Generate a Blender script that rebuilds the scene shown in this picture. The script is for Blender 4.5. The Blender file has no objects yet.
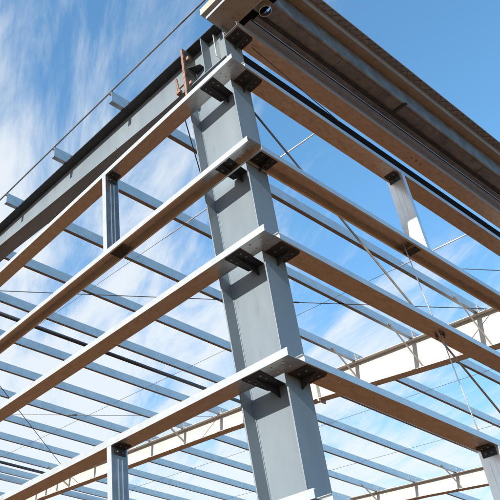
import bpy, bmesh, math, random
from mathutils import Vector, Matrix
random.seed(7)
S = bpy.context.scene
COL = S.collection
# ------------------------------------------------------------ camera
cam_d = bpy.data.cameras.new('camera'); cam = bpy.data.objects.new('camera', cam_d); COL.objects.link(cam)
F = Vector((0.468064, 0.659855, 0.587799)); R = Vector((0.812945, -0.582307, 0.006341)); U = Vector((-0.346464, -0.474880, 0.808982))
M = Matrix((R, U, -F)).transposed().to_4x4(); M.translation = Vector((-3.9956, -2.9141, 1.6))
cam.matrix_world = M
cam_d.sensor_width = 36; cam_d.lens = 711.594/500*36
cam_d.shift_x = (250-79.124)/500; cam_d.shift_y = (269.722-250)/500
cam_d.clip_start = .05; cam_d.clip_end = 6000
S.camera = cam
# ------------------------------------------------------------ light
SUN = Vector((-1, -.095, .57)).normalized()
sd = bpy.data.lights.new('sun', 'SUN'); sd.energy = 5.0; sd.angle = math.radians(.5); sd.color = (1, .95, .87)
sun = bpy.data.objects.new('sun', sd); COL.objects.link(sun); sun.rotation_euler = SUN.to_track_quat('Z', 'Y').to_euler()
W = bpy.data.worlds.new('World'); S.world = W; W.use_nodes = True
nt = W.node_tree; nt.nodes.clear(); N = nt.nodes.new; L = nt.links.new
def mathn(tree, op, a, b=None, c=None):
    n = tree.nodes.new('ShaderNodeMath'); n.operation = op
    for i, v in enumerate((a, b, c)):
        if v is None: continue
        if hasattr(v, 'links'): tree.links.new(v, n.inputs[i])
        else: n.inputs[i].default_value = v
    return n.outputs[0]
sky = N('ShaderNodeTexSky'); sky.sky_type = 'NISHITA'; sky.sun_disc = False
sky.sun_elevation = math.asin(SUN.z); sky.sun_rotation = math.atan2(SUN.x, SUN.y)
sky.air_density = 1.0; sky.dust_density = .0; sky.ozone_density = 2.2
tc = N('ShaderNodeTexCoord'); sep = N('ShaderNodeSeparateXYZ'); L(tc.outputs['Generated'], sep.inputs[0])
az = math.radians(62)            # streak direction of the cirrus, a compass direction
zz = mathn(nt, 'MAXIMUM', sep.outputs[2], .06)
ux = mathn(nt, 'DIVIDE', sep.outputs[0], zz); uy = mathn(nt, 'DIVIDE', sep.outputs[1], zz)
along = mathn(nt, 'ADD', mathn(nt, 'MULTIPLY', ux, math.cos(az)), mathn(nt, 'MULTIPLY', uy, math.sin(az)))
across = mathn(nt, 'SUBTRACT', mathn(nt, 'MULTIPLY', uy, math.cos(az)), mathn(nt, 'MULTIPLY', ux, math.sin(az)))
def cloud(sa, sc, off, scale, detail, rough, dist):
    cb = N('ShaderNodeCombineXYZ'); L(mathn(nt, 'MULTIPLY', along, sa), cb.inputs[0]); L(mathn(nt, 'MULTIPLY', across, sc), cb.inputs[1]); cb.inputs[2].default_value = off
    n = N('ShaderNodeTexNoise'); L(cb.outputs[0], n.inputs['Vector']); n.inputs['Scale'].default_value = scale
    n.inputs['Detail'].default_value = detail; n.inputs['Roughness'].default_value = rough; n.inputs['Distortion'].default_value = dist
    return n.outputs['Fac']
c1 = cloud(.55, 1.7, 3.1, 2.6, 9, .62, .5)
c2 = cloud(.8, 1.0, 8.4, 1.0, 3, .5, .2)
c3 = cloud(.5, 3.2, 1.7, 5.0, 8, .7, .8)
# the veil thickens towards the horizon and away to the +y side
low = mathn(nt, 'MULTIPLY', mathn(nt, 'MULTIPLY_ADD', sep.outputs[2], -1.35, .88), mathn(nt, 'MINIMUM', mathn(nt, 'MAXIMUM', mathn(nt, 'ADD', mathn(nt, 'MULTIPLY', sep.outputs[1], 1.2), .35), 0), 1))
side = mathn(nt, 'MULTIPLY', mathn(nt, 'SUBTRACT', sep.outputs[1], sep.outputs[0]), .58)
dens = mathn(nt, 'ADD', mathn(nt, 'MULTIPLY', mathn(nt, 'MULTIPLY_ADD', c1, 1.9, -.42), 1.1), mathn(nt, 'MULTIPLY', c2, .7))
dens = mathn(nt, 'ADD', dens, mathn(nt, 'MULTIPLY', c3, .45))
dens = mathn(nt, 'ADD', dens, mathn(nt, 'ADD', low, side))
mr = N('ShaderNodeMapRange'); mr.interpolation_type = 'SMOOTHSTEP'; L(dens, mr.inputs[0])
mr.inputs[1].default_value = .90; mr.inputs[2].default_value = 1.62; mr.inputs[3].default_value = 0; mr.inputs[4].default_value = .86
mix = N('ShaderNodeMix'); mix.data_type = 'RGBA'; L(mr.outputs[0], mix.inputs[0])
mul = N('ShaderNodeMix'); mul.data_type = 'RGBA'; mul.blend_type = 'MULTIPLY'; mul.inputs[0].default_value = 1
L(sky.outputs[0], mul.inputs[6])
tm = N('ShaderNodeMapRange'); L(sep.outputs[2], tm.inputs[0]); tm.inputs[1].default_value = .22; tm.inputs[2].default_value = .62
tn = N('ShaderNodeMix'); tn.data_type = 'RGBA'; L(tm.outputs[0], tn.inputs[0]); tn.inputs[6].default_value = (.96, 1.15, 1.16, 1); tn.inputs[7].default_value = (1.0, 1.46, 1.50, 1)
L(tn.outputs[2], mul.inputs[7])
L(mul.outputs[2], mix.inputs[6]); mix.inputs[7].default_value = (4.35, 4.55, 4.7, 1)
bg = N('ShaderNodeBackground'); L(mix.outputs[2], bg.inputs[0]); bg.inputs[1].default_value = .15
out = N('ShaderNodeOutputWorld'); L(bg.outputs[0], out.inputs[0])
S.view_settings.view_transform = 'Standard'; S.view_settings.look = 'None'; S.view_settings.gamma = 1; S.view_settings.exposure = .5
S.view_settings.use_curve_mapping = False
S.render.engine = 'CYCLES'

# ------------------------------------------------------------ materials
def mat(name, c1, c2, metal=0, rough=.5, scale=6, bump=0, stretch=(1, 1, 1), rvar=.1, spots=None, spec=.5):
    m = bpy.data.materials.new(name); m.use_nodes = True; t = m.node_tree; b = t.nodes['Principled BSDF']
    b.inputs['Metallic'].default_value = metal; b.inputs['Specular IOR Level'].default_value = spec
    g = t.nodes.new('ShaderNodeNewGeometry'); mp = t.nodes.new('ShaderNodeMapping'); t.links.new(g.outputs['Position'], mp.inputs[0]); mp.inputs['Scale'].default_value = stretch
    n = t.nodes.new('ShaderNodeTexNoise'); n.inputs['Scale'].default_value = scale; n.inputs['Detail'].default_value = 7; n.inputs['Roughness'].default_value = .62; t.links.new(mp.outputs[0], n.inputs['Vector'])
    r = t.nodes.new('ShaderNodeValToRGB'); r.color_ramp.elements[0].position = .32; r.color_ramp.elements[1].position = .68
    r.color_ramp.elements[0].color = (*c1, 1); r.color_ramp.elements[1].color = (*c2, 1); t.links.new(n.outputs[0], r.inputs[0])
    colr = r.outputs[0]
    if spots:
        sc, lo, hi, col = spots
        n2 = t.nodes.new('ShaderNodeTexNoise'); n2.inputs['Scale'].default_value = sc; n2.inputs['Detail'].default_value = 5; n2.inputs['Roughness'].default_value = .7
        t.links.new(mp.outputs[0], n2.inputs['Vector'])
        q = t.nodes.new('ShaderNodeMapRange'); t.links.new(n2.outputs[0], q.inputs[0]); q.inputs[1].default_value = lo; q.inputs[2].default_value = hi
        mx = t.nodes.new('ShaderNodeMix'); mx.data_type = 'RGBA'; t.links.new(q.outputs[0], mx.inputs[0]); t.links.new(colr, mx.inputs[6]); mx.inputs[7].default_value = (*col, 1)
        colr = mx.outputs[2]
    t.links.new(colr, b.inputs['Base Color'])
    q = t.nodes.new('ShaderNodeMapRange'); t.links.new(n.outputs[0], q.inputs[0]); q.inputs[3].default_value = rough-rvar; q.inputs[4].default_value = rough+rvar
    t.links.new(q.outputs[0], b.inputs['Roughness'])
    if bump:
        bp = t.nodes.new('ShaderNodeBump'); bp.inputs['Strength'].default_value = bump; bp.inputs['Distance'].default_value = .004
        t.links.new(n.outputs[0], bp.inputs['Height']); t.links.new(bp.outputs[0], b.inputs['Normal'])
    return m
galv = mat('galvanised_steel', (.66, .66, .65), (.78, .78, .76), metal=.78, rough=.30, scale=9, bump=.12, rvar=.06, spots=(3.2, .58, .80, (.52, .47, .41)))
galv_webs = {}
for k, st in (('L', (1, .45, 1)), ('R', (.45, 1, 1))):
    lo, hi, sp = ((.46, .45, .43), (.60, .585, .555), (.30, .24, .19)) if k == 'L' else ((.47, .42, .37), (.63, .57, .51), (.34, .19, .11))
    galv_webs[k] = mat('ground_tinted_galvanised_steel', lo, hi, metal=.75, rough=.30, scale=24, bump=.10, rvar=.10, stretch=st, spots=(22, .56, .95, sp))  # ground's brown reflection painted in, greyer left, rustier right, with oxide patches
galv_web = galv_webs['R']
zinc = mat('blue_grey_zinc', (.52, .52, .50), (.62, .615, .59), metal=.72, rough=.32, scale=4, bump=.12, rvar=.06, spots=(5, .60, .80, (.40, .42, .42)))
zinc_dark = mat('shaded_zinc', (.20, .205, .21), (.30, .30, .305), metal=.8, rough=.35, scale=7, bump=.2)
dull = mat('dull_bolt', (.14, .14, .14), (.30, .30, .29), metal=.6, rough=.4, scale=40)
galv_toned = mat('shade_toned_zinc', (.13, .12, .105), (.27, .245, .21), metal=.75, rough=.42, scale=7, bump=.3, rvar=.12, spots=(9, .54, .72, (.34, .22, .15)))  # shade and brown ground reflection on the gutter put into a darker zinc
paint = mat('grey_blue_paint', (.165, .20, .228), (.20, .24, .268), rough=.42, scale=4, bump=.15, rvar=.08, stretch=(1, 1, .22), spots=(9, .60, .80, (.13, .145, .15)), spec=.3)
cream = mat('cream_primer', (.455, .44, .41), (.51, .495, .465), rough=.5, scale=2, bump=.1, spots=(5, .60, .85, (.37, .345, .31)))
black = mat('black_primer', (.030, .032, .037), (.052, .055, .06), rough=.6, scale=14, bump=.2, spots=(25, .66, .78, (.11, .10, .10)), spec=.2)
strutm = mat('strut_paint', (.025, .028, .036), (.045, .048, .056), rough=.4, scale=8, spec=.5)
tubem = mat('dark_paint_and_shade', (.008, .008, .009), (.013, .012, .012), rough=.95, scale=8, spec=.02)  # dark paint of the end plates; also painted shade on the eave strut
boltm = mat('zinc_bolt', (.6, .6, .58), (.78, .78, .75), metal=.7, rough=.35, scale=30)
rodm = mat('bright_rod', (.55, .55, .54), (.78, .77, .74), metal=.6, rough=.4, scale=20)
rodw = mat('dull_brown_rod', (.16, .14, .12), (.26, .23, .19), metal=.3, rough=.5, scale=12)
rodd = mat('dark_rod', (.05, .05, .055), (.11, .11, .11), metal=.4, rough=.5, scale=20)
tan_d = mat('brown_trim', (.27, .26, .235), (.36, .34, .31), rough=.55, scale=10, spots=(12, .58, .75, (.18, .12, .08)))
tan = mat('tan_primer', (.40, .33, .26), (.50, .43, .35), rough=.55, scale=14, spots=(18, .58, .75, (.35, .24, .17)))
rust = mat('rusty_primer', (.10, .045, .03), (.36, .21, .145), rough=.65, scale=22, bump=.5, spots=(30, .52, .66, (.15, .07, .05)))
earth = mat('dry_earth', (.128, .058, .024), (.19, .086, .037), rough=.95, scale=.35, bump=.0, rvar=.03, spots=(.9, .50, .75, (.12, .055, .028)), spec=.05)
conc = mat('concrete', (.30, .28, .25), (.40, .38, .34), rough=.85, scale=3, bump=.3)
tray_m = mat('dark_tray', (.20, .21, .22), (.28, .285, .29), metal=.6, rough=.4, scale=12)
# ------------------------------------------------------------ mesh helpers
def bm_new(): return bmesh.new()
def hexa(bm, P):
    v = [bm.verts.new(p) for p in P]
    for f in ((0, 3, 2, 1), (4, 5, 6, 7), (0, 1, 5, 4), (1, 2, 6, 5), (2, 3, 7, 6), (3, 0, 4, 7)): bm.faces.new([v[i] for i in f])
def box(bm, x0, x1, y0, y1, z0, z1):
    hexa(bm, [(x0, y0, z0), (x1, y0, z0), (x1, y1, z0), (x0, y1, z0), (x0, y0, z1), (x1, y0, z1), (x1, y1, z1), (x0, y1, z1)])
def prism(bm, pts, d):
    """extrude closed planar outline pts (3D) by vector d"""
    d = Vector(d); a = [bm.verts.new(Vector(p)) for p in pts]; c = [bm.verts.new(Vector(p)+d) for p in pts]
    n = len(pts); bm.faces.new(a); bm.faces.new(c[::-1])
    for i in range(n): bm.faces.new((a[i], c[i], c[(i+1) % n], a[(i+1) % n]))
def tube(bm, a, b, r, n=10, sag=0, seg=1):
    a = Vector(a); b = Vector(b); d = (b-a).normalized(); s = d.orthogonal().normalized(); u = d.cross(s)
    rings = []
    for k in range(seg+1):
        t_ = k/seg; c = a.lerp(b, t_) - Vector((0, 0, sag*4*t_*(1-t_)))
        rings.append([bm.verts.new(c + r*(s*math.cos(2*math.pi*i/n)+u*math.sin(2*math.pi*i/n))) for i in range(n)])
    for k in range(seg):
        for i in range(n): f = bm.faces.new((rings[k][i], rings[k][(i+1) % n], rings[k+1][(i+1) % n], rings[k+1][i])); f.smooth = True
    bm.faces.new(rings[0][::-1]); bm.faces.new(rings[-1])
def obj(name, bm, m, parent=None, bevel=0):
    bmesh.ops.recalc_face_normals(bm, faces=bm.faces)
    me = bpy.data.meshes.new(name); bm.to_mesh(me); bm.free(); me.materials.append(m)
    o = bpy.data.objects.new(name, me); COL.objects.link(o); o.parent = parent
    if bevel:
        md = o.modifiers.new('bevel', 'BEVEL'); md.width = bevel; md.segments = 2; md.limit_method = 'ANGLE'
    return o
def thing(name, label, cat, group=None, loc=(0, 0, 0)):
    o = bpy.data.objects.new(name, None); COL.objects.link(o); o.location = loc; o.empty_display_size = .1
    tag(o, label, cat, group); return o
def tag(o, label, cat, group=None):
    o['label'] = label; o['category'] = cat
    if group: o['group'] = group
    return o
def copy_tree(o, parent=None):
    c = o.copy(); COL.objects.link(c)
    if parent: c.parent = parent
    for ch in list(o.children): copy_tree(ch, c)
    return c
def bolt_bm(c, axis, r=.013, h=.008):
    bm = bm_new(); c = Vector(c); a = Vector(axis)
    tube(bm, c, c+a*h, r, 6); tube(bm, c+a*h, c+a*(h+.004), r*.5, 8); return bm
def bolts(parent, pts, axis, r=.013, m=None):
    for k, q in enumerate(pts): obj('bolt', bolt_bm(q, axis, r), m or boltm, parent)
ORD = ['first', 'second', 'third', 'fourth', 'fifth', 'sixth', 'seventh', 'eighth', 'ninth', 'tenth', 'eleventh', 'twelfth', 'thirteenth', 'fourteenth', 'fifteenth', 'sixteenth', 'seventeenth', 'eighteenth', 'nineteenth', 'twentieth']

# ------------------------------------------------------------ ground
bm = bm_new(); v = [bm.verts.new(p) for p in ((-1500, -1500, 0), (1500, -1500, 0), (1500, 1500, 0), (-1500, 1500, 0))]; bm.faces.new(v)
o = obj('ground', bm, earth); o['kind'] = 'structure'

# ------------------------------------------------------------ frames
SL = .0625; YR = 17.35
def ztop(y): return 8.83 + SL*(y if y <= YR else 2*YR-y)       # underside of a rafter's top flange
def interp(tab, y):
    for (a, za), (b_, zb) in zip(tab, tab[1:]):
        if y <= b_: return za+(zb-za)*(y-a)/(b_-a)
    return tab[-1][1]
def strip(bm, ys, zf, x0, x1, th):
    """plate following z = zf(y) between x0 and x1, th thick upward"""
    for a, b_ in zip(ys, ys[1:]):
        za, zb = zf(a), zf(b_)
        hexa(bm, [(x0, a, za), (x1, a, za), (x1, b_, zb), (x0, b_, zb), (x0, a, za+th), (x1, a, za+th), (x1, b_, zb+th), (x0, b_, zb+th)])
def weld(bm):
    bmesh.ops.remove_doubles(bm, verts=bm.verts, dist=.0002)
def zinner(z): return .668+.0411*(z-3.357)
def column(x, m, label, hw=.144, y_out=.204, top=8.20, dz=0):
    t = thing('steel_column', label, 'column', 'tapered steel frame columns', (x, .5, .1)); P = (x, .5, .1)
    L_ = lambda *a: tuple(Vector(a)-Vector(P))
    bm = bm_new(); pts = [(x-.005, y_out+.014, .13), (x-.005, zinner(0)-.012, .13), (x-.005, zinner(top)-.012, top), (x-.005, y_out+.014, top)]
    prism(bm, [L_(*q) for q in pts], (.010, 0, 0)); obj('web', bm, m, t)
    bm = bm_new(); box(bm, -hw, hw, y_out-.5, y_out-.5+.014, .03, ztop(.2)-.1-.003); obj('outer_flange', bm, m, t, bevel=.0025)
    bm = bm_new(); a, b_ = zinner(0), zinner(top)
    hexa(bm, [L_(*q) for q in [(x-hw, a-.012, .13), (x+hw, a-.012, .13), (x+hw, a, .13), (x-hw, a, .13), (x-hw, b_-.012, top), (x+hw, b_-.012, top), (x+hw, b_, top), (x-hw, b_, top)]])
    obj('inner_flange', bm, m, t, bevel=.0025)
    bm = bm_new(); box(bm, -.19, .19, -.36, .12, 0, .028); obj('base_plate', bm, m, t, bevel=.002)
    for yf, sgn in ((y_out+.014, 1), (None, -1)):
        bm = bm_new(); A = L_(x-.0075, y_out+.0165, .13) if yf else L_(x-.0075, zinner(0)-.0145, .13); B = L_(x-.0075, y_out+.0165, top) if yf else L_(x-.0075, zinner(top)-.0145, top)
        tube(bm, A, B, .005, 8); obj('weld', bm, m, t)
    bolts(t, [(sx*.16, sy, .03) for sx in (-1, 1) for sy in (-.15, .0)], (0, 0, 1), .02)
    return t
def rafter(x, m, label, bot, hw, hb, y0=.222, ysplice=None):
    t = thing('rafter', label, 'rafter', 'sloping rafters of the steel frames', (x, 0, 0))
    ys = [y0, 1.35, 2.5, 3.55, 5.25, 5.85, 8.67, YR]; ys2 = ys+[2*YR-y for y in ys[::-1][1:]]
    def zb(y):
        y = y if y <= YR else 2*YR-y
        return interp(bot, y) if y <= bot[-1][0] else ztop(y)-(ztop(bot[-1][0])-bot[-1][1])
    bm = bm_new()
    for a, b_ in zip(ys2, ys2[1:]):
        hexa(bm, [(-.004, a, zb(a)+.012), (.004, a, zb(a)+.012), (.004, b_, zb(b_)+.012), (-.004, b_, zb(b_)+.012), (-.004, a, ztop(a)), (.004, a, ztop(a)), (.004, b_, ztop(b_)), (-.004, b_, ztop(b_))])
    weld(bm); obj('web', bm, m, t)
    bm = bm_new(); strip(bm, ys2, ztop, -hw, hw, .012); weld(bm); tf = obj('top_flange', bm, m, t)
    bm = bm_new(); strip(bm, ys2, zb, -hb, hb, .012); weld(bm); obj('bottom_flange', bm, m, t)
    if ysplice:
        for k, (p, q) in enumerate(((-.016, -.001), (.001, .016))):
            bm = bm_new(); z0, z1 = zb(ysplice)-.07, ztop(ysplice)+.06
            hexa(bm, [(-hb-.004, ysplice+p, z0), (hb+.004, ysplice+p, z0), (hb+.004, ysplice+q, z0), (-hb-.004, ysplice+q, z0), (-hb-.004, ysplice+p, z1), (hb+.004, ysplice+p, z1), (hb+.004, ysplice+q, z1), (-hb-.004, ysplice+q, z1)])
            obj('end_plate', bm, m, t, bevel=.002)
        bolts(t, [(sx*.07, ysplice-.016, zb(ysplice)-.04) for sx in (-1, 1)]+[(sx*.07, ysplice-.016, zb(ysplice)+.08) for sx in (-1, 1)], (0, -1, 0), .015)
    return t, zb, tf
column(.35, paint, 'massive grey-blue I-section corner column rising through the middle of the picture')
column(8.94, cream, 'pale inner frame column under the eave end of the nearer cream rafter')
column(17.45, cream, 'pale frame column under the eave end of the farther cream rafter')
botA = [(.2, 8.215), (1.35, 8.275), (2.5, 8.395), (3.55, 8.50), (5.25, 8.69)]
rA, zbA, tfA = rafter(.35, paint, 'grey-blue end rafter sloping up left from the top of the corner column', botA, .144, .125)
tfA.data.materials[0] = black; tfA['label'] = 'dark top flange of the grey-blue end rafter'
botB = [(.2, 8.05), (1.9, 8.225), (3.55, 8.405), (5.85, 8.675), (8.67, 8.925)]
rB, zbB, _ = rafter(8.94, cream, 'sunlit cream inner rafter with brown underside crossing behind the corner column', botB, .12, .12, ysplice=5.86)
rC, zbC, _ = rafter(17.45, cream, 'farther cream rafter low at the right, beyond the nearer cream one', botB, .12, .12, ysplice=5.86)
# stiffeners at the head of the corner column
for y0 in (.545,):
    bm = bm_new(); box(bm, -.140, -.006, y0, y0+.012, zbA(y0)+.014, ztop(y0)-.002); obj('stiffener', bm, paint, rA)
bm = bm_new(); box(bm, -.144, .144, .204, .218, ztop(.2)-.098, ztop(.2)+.008); obj('end_plate', bm, paint, rA)
bm = bm_new(); box(bm, -.075, -.006, .40, .412, zbA(.4)+.20, ztop(.4)-.02); obj('stiffener', bm, galv, rA)

# ------------------------------------------------------------ girts
TH = .004; FL = .068; WD = .2; LP = .02
def girt(side, z, a0, a1, up, label, name='wall_girt'):
    """side 'L': runs along y, outer face x=0.  side 'R': runs along x, outer face y=0"""
    loc = (0, a0, z) if side == 'L' else (a0, 0, z)
    t = thing(name, label, 'girt', 'channel girts of the end wall' if side == 'L' else 'channel girts of the side wall', loc)
    Ln = a1-a0
    def bx(bm, o0, o1, z0, z1, b0=0, b1=None):
        b1 = Ln if b1 is None else b1
        if side == 'L': box(bm, o0, o1, b0, b1, z0, z1)
        else: box(bm, b0, b1, o0, o1, z0, z1)
    zw = 0 if up else FL-TH
    bm = bm_new(); bx(bm, TH, WD-TH, zw, zw+TH); obj('web', bm, galv_webs[side], t)
    bm = bm_new(); bx(bm, 0, TH, 0, FL); (bx(bm, TH, LP, FL-TH, FL) if up else bx(bm, TH, LP, 0, TH)); obj('outer_flange', bm, galv if side == 'L' else zinc, t)
    bm = bm_new(); bx(bm, WD-TH, WD, 0, FL); (bx(bm, WD-LP, WD-TH, FL-TH, FL) if up else bx(bm, WD-LP, WD-TH, 0, TH)); obj('inner_flange', bm, galv, t)
    return t
H = [7.756, 6.518, 5.4386, 4.2334, 3.155, 2.05]
Z0 = 8.492
gl_lab = ['galvanised end wall girt highest on the left side, just below the grey-blue rafter',
          'left girt with a dark hollow underside, second girt down the corner column on that side',
          'left girt third down the column, just below the hollow one',
          'left girt fourth down the column, standing on the lower left post',
          'left girt tip at the bottom picture edge under the column', 'lowest left girt below the picture edge']
gr_lab = ['galvanised side wall girt under the gutter, carrying the top of the right short post',
          'right girt with a dark hollow underside, at the foot of the right short post',
          'right girt third down, with bolts and a rod end in its brown underside',
          'right girt fourth down, resting on the lower right post',
          'right girt end at the bottom edge of the picture', 'lowest right girt below the picture edge']
GL, GR = [], []
for i in range(6):
    up = i != 1; z = H[i]
    GL.append(girt('L', z, 0, 9.0, up, gl_lab[i])); GR.append(girt('R', z, .2025, 9.1, up, gr_lab[i]))
GR0 = girt('R', Z0, .2025, 9.1, True, 'brown eave girt under the gutter, highest girt on the right side', 'eave_girt')
# bolts seen under the webs
for i in range(5):
    t = GL[i]; zz_ = -.0 if i != 1 else FL-TH
    bolts(t, [(x, y, zz_) for x in (.06, .14) for y in (.10, .22)], (0, 0, -1), .010)
    t = GR[i]
    if i != 1: bolts(t, [(.40, .10, 0), (.46, .05, 0)], (0, 0, -1), .010)
bolts(GL[2], [(x, 1.62+dy, 0) for x in (.06,) for dy in (0, .1, .2)], (0, 0, -1), .009)
bolts(GL[0], [(.13, y, 0) for y in (1.0,)], (0, 0, -1), .010)

# clips that carry the girts on the column
def clipL(z, label):
    t = thing('girt_clip', label, 'bracket', 'black girt clips on the corner column', (.345, .40, z))
    bm = bm_new(); prism(bm, [(-.325, -.10, -.009), (-.325, .095, -.009), (-.02, .095, -.009), (0, .05, -.009), (0, -.075, -.009)], (0, 0, .008)); obj('seat_plate', bm, black, t, bevel=.001)
    bm = bm_new(); prism(bm, [(0, -.005, -.010), (-.27, -.005, -.010), (-.20, -.005, -.045), (0, -.005, -.10)], (0, .010, 0)); obj('gusset', bm, black, t)
    bolts(t, [(x, y, -.009) for x in (-.28, -.21) for y in (-.06, .055)], (0, 0, -1), .011, dull)
def clipR(z, label):
    t = thing('girt_clip', label, 'bracket', 'black girt clips on the corner column', (.35, .204, z))
    bm = bm_new(); prism(bm, [(-.115, -.185, -.009), (.125, -.185, -.009), (.145, -.15, -.009), (.145, 0, -.009), (-.115, 0, -.009)], (0, 0, .008)); obj('seat_plate', bm, black, t, bevel=.001)
    bm = bm_new(); prism(bm, [(.02, 0, -.010), (.02, -.16, -.010), (.02, -.11, -.04), (.02, 0, -.10)], (.010, 0, 0)); obj('gusset', bm, black, t)
    bolts(t, [(x, y, -.009) for x in (-.06, .085) for y in (-.13, -.06)], (0, 0, -1), .011, dull)
nm = ['highest girt', 'second girt down', 'third girt down', 'fourth girt down', 'bottom girt']
for i in range(5):
    zc = H[i] if i != 1 else H[i]+FL-TH
    clipL(zc, 'black bracket fixing the %s on the left to the column web' % nm[i])
    clipR(zc, 'black bracket fixing the %s on the right to the column outer flange' % nm[i])
clipR(Z0, 'black bolted bracket holding the eave girt at the column head')

# ------------------------------------------------------------ posts
def post(side, pos, z0, z1, label):
    if side == 'L':
        t = thing('wall_post', label, 'post', 'channel posts between girts', (0, pos, z0)); h = z1-z0
        bm = bm_new(); box(bm, TH, WD-TH, 0, TH, 0, h); obj('web', bm, zinc_dark, t)
        bm = bm_new(); box(bm, 0, TH, 0, FL, 0, h); box(bm, TH, LP, FL-TH, FL, 0, h); obj('outer_flange', bm, galv, t)
        bm = bm_new(); box(bm, WD-TH, WD, 0, FL, 0, h); box(bm, WD-LP, WD-TH, FL-TH, FL, 0, h); obj('inner_flange', bm, galv, t)
        bm = bm_new(); box(bm, .03, .17, -.007, -.001, h-.08, h-.003); box(bm, .03, .17, -.10, -.007, h-.009, h-.003); obj('clip', bm, black, t)
        bolts(t, [(x, -.007, h-.05) for x in (.07, .13)], (0, -1, 0), .010, dull); bolts(t, [(x, -.06, h-.009) for x in (.07, .13)], (0, 0, -1), .010, dull)
        bm = bm_new(); box(bm, .075, .085, -.004, -.0005, 0, h-.12); box(bm, .125, .135, -.004, -.0005, 0, h-.12); obj('rib', bm, zinc, t)
    else:
        t = thing('wall_post', label, 'post', 'channel posts between girts', (pos, 0, z0)); h = z1-z0
        bm = bm_new(); box(bm, 0, TH, TH, WD-TH, 0, h); obj('web', bm, galv, t)
        bm = bm_new(); box(bm, 0, FL, 0, TH, 0, h); box(bm, FL-TH, FL, TH, LP, 0, h); obj('outer_flange', bm, galv, t)
        bm = bm_new(); box(bm, 0, FL, WD-TH, WD, 0, h); box(bm, FL-TH, FL, WD-LP, WD-TH, 0, h); obj('inner_flange', bm, galv, t)
        bm = bm_new(); box(bm, -.007, -.001, .03, .17, h-.08, h-.003); box(bm, -.10, -.007, .03, .17, h-.009, h-.003); obj('clip', bm, black, t)
        bolts(t, [(-.007, y, h-.05) for y in (.07, .13)], (-1, 0, 0), .010, dull); bolts(t, [(-.06, y, h-.009) for y in (.07, .13)], (0, 0, -1), .010, dull)
        bm = bm_new(); box(bm, -.004, -.0005, .075, .085, 0, h-.12); box(bm, -.004, -.0005, .125, .135, 0, h-.12); obj('rib', bm, galv, t)
    return t
post('L', 2.17, H[1]+FL+.002, H[0]-.002, 'short galvanised post between the two highest left girts')
post('L', 2.17, .1, H[3]-.002, 'long galvanised post under the fourth left girt')
post('R', 2.93, H[1]+FL+.002, H[0]-.002, 'short sunlit post between the two highest right girts')
post('R', 2.93, .1, H[3]-.002, 'long galvanised post under the fourth right girt, lower right corner')
post('L', 6.4, .1, H[3]-.002, 'farther left post under the fourth left girt, outside the picture')
bm = bm_new(); box(bm, 2.70, 2.82, .03, .185, H[1]-.0, H[1]+.006); o = tag(obj('joint_plate', bm, black), 'dark plate across the hollow right girt at the foot of the short post', 'plate')
bm = bm_new(); box(bm, .03, .185, 2.02, 2.15, H[1]-.0, H[1]+.006); o = tag(obj('joint_plate', bm, black), 'dark plate across the hollow left girt under the short post', 'plate')

# ------------------------------------------------------------ purlins
def purlin(x0, x1, y, dy, label, group, brace=(), clips=(), mdir=1):
    yy = y if y <= YR else 2*YR-y
    zb = 8.8425+SL*yy+(.0035 if dy > 0 else 0); t = thing('roof_purlin', label, 'purlin', group, (x0, y, zb)); Ln = x1-x0
    s = mdir
    def yb(bm, a, b_, z0, z1): box(bm, 0, Ln, min(s*a, s*b_)+dy, max(s*a, s*b_)+dy, z0, z1)
    bm = bm_new(); yb(bm, 0, .003, .003, .2-.003); obj('web', bm, zinc, t)
    bm = bm_new(); yb(bm, 0, .064, 0, .003); yb(bm, .061, .064, .003, .018); obj('bottom_flange', bm, zinc_dark, t)
    bm = bm_new(); yb(bm, 0, .064, .197, .2); yb(bm, .061, .064, .182, .197); obj('top_flange', bm, galv, t)
    for xc in clips:
        bm = bm_new(); box(bm, xc-x0-.06, xc-x0+.06, -.012+dy, -.004+dy, .001, .165); c = obj('clip', bm, black if xc < 1 else cream, t)
        bolts(c, [(xc-x0+sx*.03, -.012+dy, z_) for sx in (-1, 1) for z_ in (.05, .12)], (0, -1, 0), .010)
    for xb, xr, zr in brace:
        bm = bm_new(); a = Vector((xb-x0, -.012+dy, .03)); b_ = Vector((xr-x0, -.012+dy, zr-zb)); d = (b_-a).normalized(); n = Vector((d.z, 0, -d.x))*.032
        prism(bm, [a-n-d*.05, a+n-d*.05, b_+n, b_-n], (0, -.005, 0)); obj('flange_brace', bm, tan, t)
    return t
ys = [2.0, 3.37, 4.74, 6.11, 7.48, 8.84, 10.21, 11.57, 12.94, 14.3, 15.67, 17.04]
g1 = 'roof purlins of the near bay'; g2 = 'roof purlins of the middle bay'; g3 = 'roof purlins of the far bay'
for k, y in enumerate(ys):
    br = ((8.08, 8.86, zbB(y)+.03),) if k in (0, 2, 4, 6, 8, 10) or k == 1 else ()
    purlin(0, 9.35, y, 0, '%s roof purlin up from the gutter, in the near bay before the nearer cream rafter' % ORD[k], g1, br, (.35, 8.90))
    br = ((9.75, 9.02, zbB(y)+.03),) if k in (0, 3, 6) else ()
    br += ((16.6, 17.37, zbC(y)+.03),) if k in (2, 4, 6) else ()
    purlin(8.6, 17.9, y, .005, '%s roof purlin up from the gutter, in the bay between the two cream rafters' % ORD[k], g2, br, (17.42,))
    if 2 <= k <= 8: purlin(17.1, 26, y, -.005, '%s roof purlin up from the gutter, beyond the farther cream rafter' % ORD[k], g3)
far = [17.66, 19.03, 20.4, 21.8, 23.1, 24.5]
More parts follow.
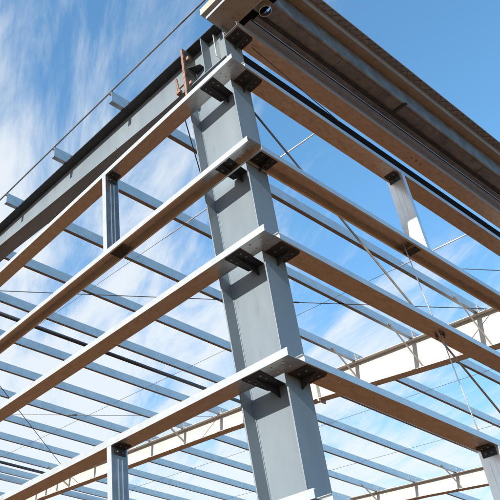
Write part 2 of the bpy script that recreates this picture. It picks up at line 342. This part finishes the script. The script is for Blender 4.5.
for k, y in enumerate(far):
    purlin(0, 9.35, y, 0, '%s roof purlin past the ridge on the far slope, near bay' % ORD[k], 'purlins of the far roof slope, near bay')
    purlin(8.6, 17.9, y, .005, '%s roof purlin past the ridge on the far slope, bay between the cream rafters' % ORD[k], 'purlins of the far roof slope, next bay')
# dark strut tubes
def strut(x0, x1, y, label, r=.045):
    z = 8.93+SL*y; bm = bm_new(); tube(bm, (x0+.13, y, z), (x1-.13, y, z), r, 20); o = obj('strut_tube', bm, strutm); tag(o, label, 'strut', 'dark round roof struts')
    for xe, s in ((x0, 1), (x1, -1)):
        bm = bm_new(); box(bm, min(xe+s*.012, xe+s*.14), max(xe+s*.012, xe+s*.14), y-.006, y+.006, z-.075, z+.03); obj('end_plate', bm, tubem, o)
strut(.35, 8.94, 8.08, 'dark round strut tube between the fifth and sixth purlins, near bay')
strut(.35, 8.94, 16.42, 'dark round strut tube near the ridge, at the lower left')
# eave strut
t = thing('eave_strut', 'eave strut coloured black for the shade just inside the gutter, above the highest right girt', 'strut', None, (.52, .47, 8.84))
bm = bm_new(); box(bm, 0, 8.3, 0, .004, .004, .146); obj('web', bm, tubem, t)  # near-black colour stands in for shade and the dark gutter's reflection
bm = bm_new(); box(bm, 0, 8.3, 0, .07, 0, .004); obj('bottom_flange', bm, tubem, t)
bm = bm_new(); box(bm, 0, 8.3, 0, .07, .146, .15); obj('top_flange', bm, tubem, t)

# rake angle at purlin ends
t = thing('rake_angle', 'thin steel angle along the purlin ends at the upper left roof edge', 'edge angle', None, (-.004, 0, 0))
zt = lambda y: 8.8425+SL*y+.2
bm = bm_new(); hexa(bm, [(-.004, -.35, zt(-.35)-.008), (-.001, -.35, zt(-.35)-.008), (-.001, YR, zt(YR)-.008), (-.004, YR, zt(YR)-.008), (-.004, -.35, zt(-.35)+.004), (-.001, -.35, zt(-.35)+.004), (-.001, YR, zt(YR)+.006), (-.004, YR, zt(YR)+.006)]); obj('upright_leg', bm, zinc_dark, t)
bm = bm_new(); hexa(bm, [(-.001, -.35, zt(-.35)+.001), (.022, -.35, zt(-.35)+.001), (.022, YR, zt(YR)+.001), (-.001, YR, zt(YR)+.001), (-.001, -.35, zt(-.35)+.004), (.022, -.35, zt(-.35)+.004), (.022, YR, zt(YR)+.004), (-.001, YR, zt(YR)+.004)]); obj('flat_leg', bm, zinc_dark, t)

# ------------------------------------------------------------ eave: gutter and trims
XE0, XE1 = .36, 27
def bar(name, m, x0, x1, y0, y1, z0, z1, parent=None, label=None, cat=None, bevel=0):
    bm = bm_new(); box(bm, x0, x1, y0, y1, z0, z1); o = obj(name, bm, m, parent, bevel)
    if label: tag(o, label, cat)
    return o
t = thing('soffit_channel', 'rusty brown soffit channel between the eave girt and the gutter', 'channel', None, (.44, 0, 8.75))
bar('web', galv_web, 0, XE1-.5, -.034, .17, 0, .004, t); bar('outer_flange', zinc, 0, XE1-.5, -.038, -.0345, -.006, .0, t); bar('fold', black, 0, XE1-.5, -.034, -.022, -.007, -.001, t); bar('fold', zinc, 0, XE1-.5, .045, .049, -.010, -.001, t)
t = thing('eave_channel', 'dull greenish zinc channel against the back of the gutter', 'channel', None, (.46, 0, 8.735))
bar('web', galv_toned, 0, XE1-.46, -.108, -.045, 0, .004, t); bar('dark_gap_strip', black, 0, XE1-.46, -.152, -.106, .0045, .009, t)  # black strip painted in for the dark gap behind the gutter
# gutter
gt = thing('gutter', 'long brown metal box gutter along the top right eave', 'gutter', None, (XE0, 0, 8.75))
ox, oy, orr = .46-XE0, -.225, .066
bm = bm_new(); n = 32
x0, x1, y0, y1 = 0, .40, -.312, -.141
ci = [bm.verts.new((ox+orr*math.cos(2*math.pi*i/n), oy+orr*math.sin(2*math.pi*i/n), 0)) for i in range(n)]
co = []
for i in range(n):
    c, s_ = math.cos(2*math.pi*i/n), math.sin(2*math.pi*i/n)
    tx = ((x1-ox) if c > 0 else (ox-x0))/max(abs(c), 1e-9); ty = ((y1-oy) if s_ > 0 else (oy-y0))/max(abs(s_), 1e-9); q = min(tx, ty)
    co.append(bm.verts.new((ox+c*q, oy+s_*q, 0)))
for cx_ in (x0, x1):
    for cy_ in (y0, y1):
        w_ = min(co, key=lambda v_: (v_.co.x-cx_)**2+(v_.co.y-cy_)**2); w_.co.x = cx_; w_.co.y = cy_
for i in range(n): bm.faces.new((ci[i], ci[(i+1) % n], co[(i+1) % n], co[i]))
g_ = obj('bottom_sheet', bm, galv_toned, gt)
# remaining bottom, back and front faces as a bent sheet
prof = [(-.141, .20), (-.141, 0), (-.20, 0), (-.27, 0), (-.312, 0), (-.325, .012), (-.327, .349)]
bm = bm_new(); XL = XE1-XE0
def ring(x): return [bm.verts.new((x, a, b_)) for a, b_ in prof]
xs = [.40]+[.40+i*(XL-.40)/30 for i in range(1, 31)]; rs = [ring(x) for x in xs]
for a, b_ in zip(rs, rs[1:]):
    for i in range(len(prof)-1): bm.faces.new((a[i], a[i+1], b_[i+1], b_[i]))
obj('trough', bm, galv_toned, gt)
for nm_, pr in (('back_sheet', prof[:2]), ('front_sheet', prof[4:])):
    bm = bm_new(); a_ = [bm.verts.new((0, p, q)) for p, q in pr]; b2 = [bm.verts.new((.40, p, q)) for p, q in pr]
    for i in range(len(pr)-1): bm.faces.new((a_[i], a_[i+1], b2[i+1], b2[i]))
    obj(nm_, bm, galv_toned, gt)
bar('end_cap', galv_toned, -.003, 0, -.322, -.139, 0, .20, gt)
for yy_, ww_ in ((-.162, .004), (-.290, .004)):
    bar('fold', galv_toned, .41, XL, yy_-ww_, yy_, -.010, -.0008, gt)
for xs_ in (1.75, 4.9, 8.1, 11.3, 14.5):
    bar('lap_seam', galv_toned, xs_-XE0, xs_-XE0+.035, -.285, -.166, -.006, -.0015, gt)
bm = bm_new(); ri, ro = .066, .071
for (ra, rb, za, zb_) in ((ro, ro, -.06, 0), (ri, ri, -.06, 0), (ri, ro, -.06, -.06)):
    A = [bm.verts.new((ox+ra*math.cos(2*math.pi*i/32), oy+ra*math.sin(2*math.pi*i/32), za)) for i in range(32)]
    B = [bm.verts.new((ox+rb*math.cos(2*math.pi*i/32), oy+rb*math.sin(2*math.pi*i/32), zb_)) for i in range(32)]
    for i in range(32): f = bm.faces.new((A[i], A[(i+1) % 32], B[(i+1) % 32], B[i])); f.smooth = True
obj('outlet', bm, galv, gt)
for xs_ in (2.97, 6.6, 10.2, 13.8):
    bar('gutter_strap', black, xs_-XE0-.022, xs_-XE0+.022, -.345, -.12, -.014, -.0065, gt)
t = thing('roof_edge_trim', 'tan roof edge trim with a pale blue lip outside the gutter', 'trim', None, (.30, 0, 9.10))
bar('underside', tan_d, 0, XE1-.3, -.424, -.28, 0, .005, t); bar('lip', zinc, 0, XE1-.3, -.430, -.424, -.003, .13, t)
ty = thing('laced_edge_strip', 'narrow grey strip with fine zigzag lacing forming the outermost upper right roof edge', 'edge strip', None, (.34, -.43, 9.222))
bar('back_sheet', tray_m, 0, XE1-.34, -.093, -.0005, .006, .009, ty)
bar('edge_rail', zinc, 0, XE1-.34, -.0975, -.0935, -.006, .014, ty)
bm = bm_new(); k = 0
xx = .02
while xx < XE1-.6:
    w_ = .075; ya, yb_ = (-.014, -.082) if k % 2 == 0 else (-.082, -.014)
    prism(bm, [(xx-.006, ya, 0), (xx+.006, ya, 0), (xx+w_+.006, yb_, 0), (xx+w_-.006, yb_, 0)], (0, 0, .0055)); xx += random.uniform(.04, .085); k += 1
obj('lacing', bm, tray_m, ty)
# corner channels at the end of the eave
t = thing('corner_channel', 'tan corner channel projecting at the very top of the column', 'channel', None, (0, 0, 8.712))
bar('web', tan_d, .004, .33, -.9, .25, 0, .005, t); bar('outer_flange', galv, 0, .004, -.9, .25, 0, .035, t); bar('inner_flange', galv, .33, .334, -.9, .22, 0, .10, t)
t = thing('corner_outrigger', 'upper corner channel with bright edge at the top frame edge, beside the rake angle', 'channel', None, (.02, 0, 8.90))
bar('web', tan_d, .004, .20, -.9, .33, 0, .005, t); bar('outer_flange', tan, 0, .004, -.9, .33, 0, .11, t); bar('end_plate', tan, .0, .20, .33, .335, -.0, .12, t)

# ------------------------------------------------------------ rusty bracket on the end rafter
t = thing('rusty_bracket', 'rusty upright angle with clamp bolted across the end rafter near the column', 'bracket', None, (.15, .80, 8.03))
bm = bm_new(); hexa(bm, [(-.018, -.01, 0), (.0, -.01, 0), (.0, .022, 0), (-.018, .022, 0), (-.018, -.01, .84), (.0, -.01, .84), (.0, .022, .84), (-.018, .022, .84)]); obj('upright', bm, rust, t, bevel=.002)
bar('back_leg', galv_toned, .0, .18, -.010, -.004, .0, .84, t)
bm = bm_new(); prism(bm, [(.04, -.012, .50), (.195, -.012, .50), (.195, -.14, .50), (.12, -.14, .50)], (0, 0, .008)); obj('gusset', bm, black, t)
bm = bm_new(); box(bm, .02, .05, -.06, -.02, .18, .23); box(bm, .02, .05, -.06, -.02, .62, .68); obj('nut', bm, rust, t, bevel=.006)
bm = bm_new(); tube(bm, (.05, .0, .31), (.05, .20, .31), .012, 8); tube(bm, (.05, .17, .22), (.05, .20, .52), .016, 8); box(bm, .03, .08, .145, .205, .225, .28); obj('clamp', bm, rust, t, bevel=.004)
for y, z in ((3.45, 8.62), (2.35, 8.56)):
    obj('bolt', bolt_bm((-.005, y, z), (-1, 0, 0), .014), boltm if y > 3 else black, rA)

# ------------------------------------------------------------ rods
def rod(name, label, cat, a, b_, r, m, group, sag=0, turn=None):
    bm = bm_new(); tube(bm, a, b_, r, 8, sag, 12 if sag else 1); o = obj(name, bm, m); tag(o, label, cat, group)
    if turn is not None:
        A, B = Vector(a), Vector(b_); d = (B-A).normalized(); c = A.lerp(B, turn)-Vector((0, 0, sag*4*turn*(1-turn)))
        bm = bm_new(); tube(bm, c-d*.12, c+d*.12, r*2.1, 8); obj('turnbuckle', bm, rodd, o)
    return o
zr = lambda y, c=8.80: c+SL*y
gR = 'thin brace rods under the roof'
rod('roof_brace_rod', 'near roof rod crossing the picture almost level, out to the nearer cream rafter', 'rod', (.35, 7.85, zr(7.85, 8.85)), (8.94, 1.75, zr(1.75, 8.85)), .008, rodd, gR, .02, .64)
rod('roof_brace_rod', 'dark roof rod running steeply down behind the left edge of the corner column', 'rod', (.42, 1.24, zr(1.24)), (8.94, 7.4, zr(7.4)), .008, rodd, gR)
rod('roof_brace_rod', 'dark roof rod slanting down to the right at the lower left edge', 'rod', (.35, 8.25, zr(8.25, 8.85)), (8.94, 15.8, zr(15.8, 8.85)), .010, rodd, gR)
rod('roof_brace_rod', 'pale level roof rod low at the left with a turnbuckle', 'rod', (.35, 16.2, zr(16.2, 8.85)), (8.94, 9.0, zr(9.0, 8.85)), .009, rodm, gR, 0, .66)
rod('wall_brace_rod', 'short dark rod behind the hollow right girt at the right edge', 'rod', (6.9, 1.5, zr(1.5)), (8.94, .10, zr(.1)), .007, rodd, gR)
gB = 'sag rods tying the purlins together'
rod('purlin_tie_rod', 'bright tie rod under the near purlins, meeting the highest right girt', 'rod', (2.67, .47, zr(.47, 8.95)), (2.70, 4.0, zr(4.0, 8.95)), .011, rodm, gB)
rod('purlin_tie_rod', 'thin tie wire crossing the purlins left of the column', 'rod', (2.70, 4.0, zr(4.0, 8.95)), (2.74, 17.0, zr(17, 8.95)), .004, rodd, gB)
rod('purlin_tie_rod', 'bright tie rod passing behind the right short post', 'rod', (6.48, .47, zr(.47, 8.95)), (6.48, 2.2, zr(2.2, 8.95)), .012, rodm, gB)
rod('purlin_tie_rod', 'thin tie wire crossing the purlins right of the column', 'rod', (6.48, 2.2, zr(2.2, 8.95)), (6.5, 17.0, zr(17, 8.95)), .0045, rodd, gB)
for x, w_ in ((11.6, 'nearer side'), (14.8, 'farther side')):
    rod('purlin_tie_rod', 'thin tie wire under the purlins between the two cream rafters, on the %s' % w_, 'rod', (x, .6, zr(.6, 8.95)), (x, 17, zr(17, 8.95)), .005, rodd, gB)
gW = 'brace rods of the side wall'
a = Vector((.42, .35, 7.90)); b_ = Vector((4.10, .35, 5.018)); d = (b_-a)/(b_.x-a.x)
rod('wall_brace_rod', 'long dark rod slanting down right from the column head behind the right girts', 'rod', a, a+d*8.3, .012, rodw, gW)
rod('sag_rod', 'bright thin hanger rod from the hollow right girt down to the third right girt', 'rod', (2.60, .1, H[1]+.06), (2.735, .1, H[2]-.03), .006, rodm, 'hanger rods between the right girts')
rod('sag_rod', 'bright thin hanger rod from the third right girt down to the fourth', 'rod', (2.76, .1, H[2]+.01), (2.87, .1, H[3]+.01), .006, rodm, 'hanger rods between the right girts')
rod('cable', 'thin dark cable hanging across the eave girt near the column', 'cable', (.54, .1, 8.46), (2.0, .1, 8.165), .006, rodd, None)
o = rod('rod_anchor', 'dark hooked bolts through the underside of the third right girt', 'bolt', (2.72, .08, H[2]-.035), (2.72, .08, H[2]+.02), .010, rodd, None)
for dx, dy in ((.06, 0), (.03, .06)):
    bm = bm_new(); tube(bm, (2.72+dx, .08+dy, H[2]-.05), (2.72+dx, .08+dy, H[2]-.0005), .010, 8); box(bm, 2.72+dx-.022, 2.72+dx+.022, .08+dy-.008, .08+dy+.008, H[2]-.022, H[2]-.008); obj('hook', bm, rodd, o)
# loose bundle lying on the purlins far off at the left edge
t = thing('sheet_bundle', 'pale wrapped bundle lying across the far purlins at the lower left edge', 'bundle', None, (6.9, 18.3, 10.10))
bm = bm_new(); box(bm, -1.1, 0, 0, 1.3, 0, .28); obj('wrap', bm, cream, t, bevel=.03)
for k in range(3): bar('strap', rodd, -1.0+.4*k, -.96+.4*k, -.004, 1.304, -.003, .283, t)

bar('eave_end_beam', tubem, .336, .50, -.9, .20, 8.757, 8.90, None, 'dark beam end between the corner channel and the gutter outlet', 'beam')

bolts(GR0, [(3.62-.2025+.10*k, .09, 0) for k in range(3)], (0, 0, -1), .012, dull)
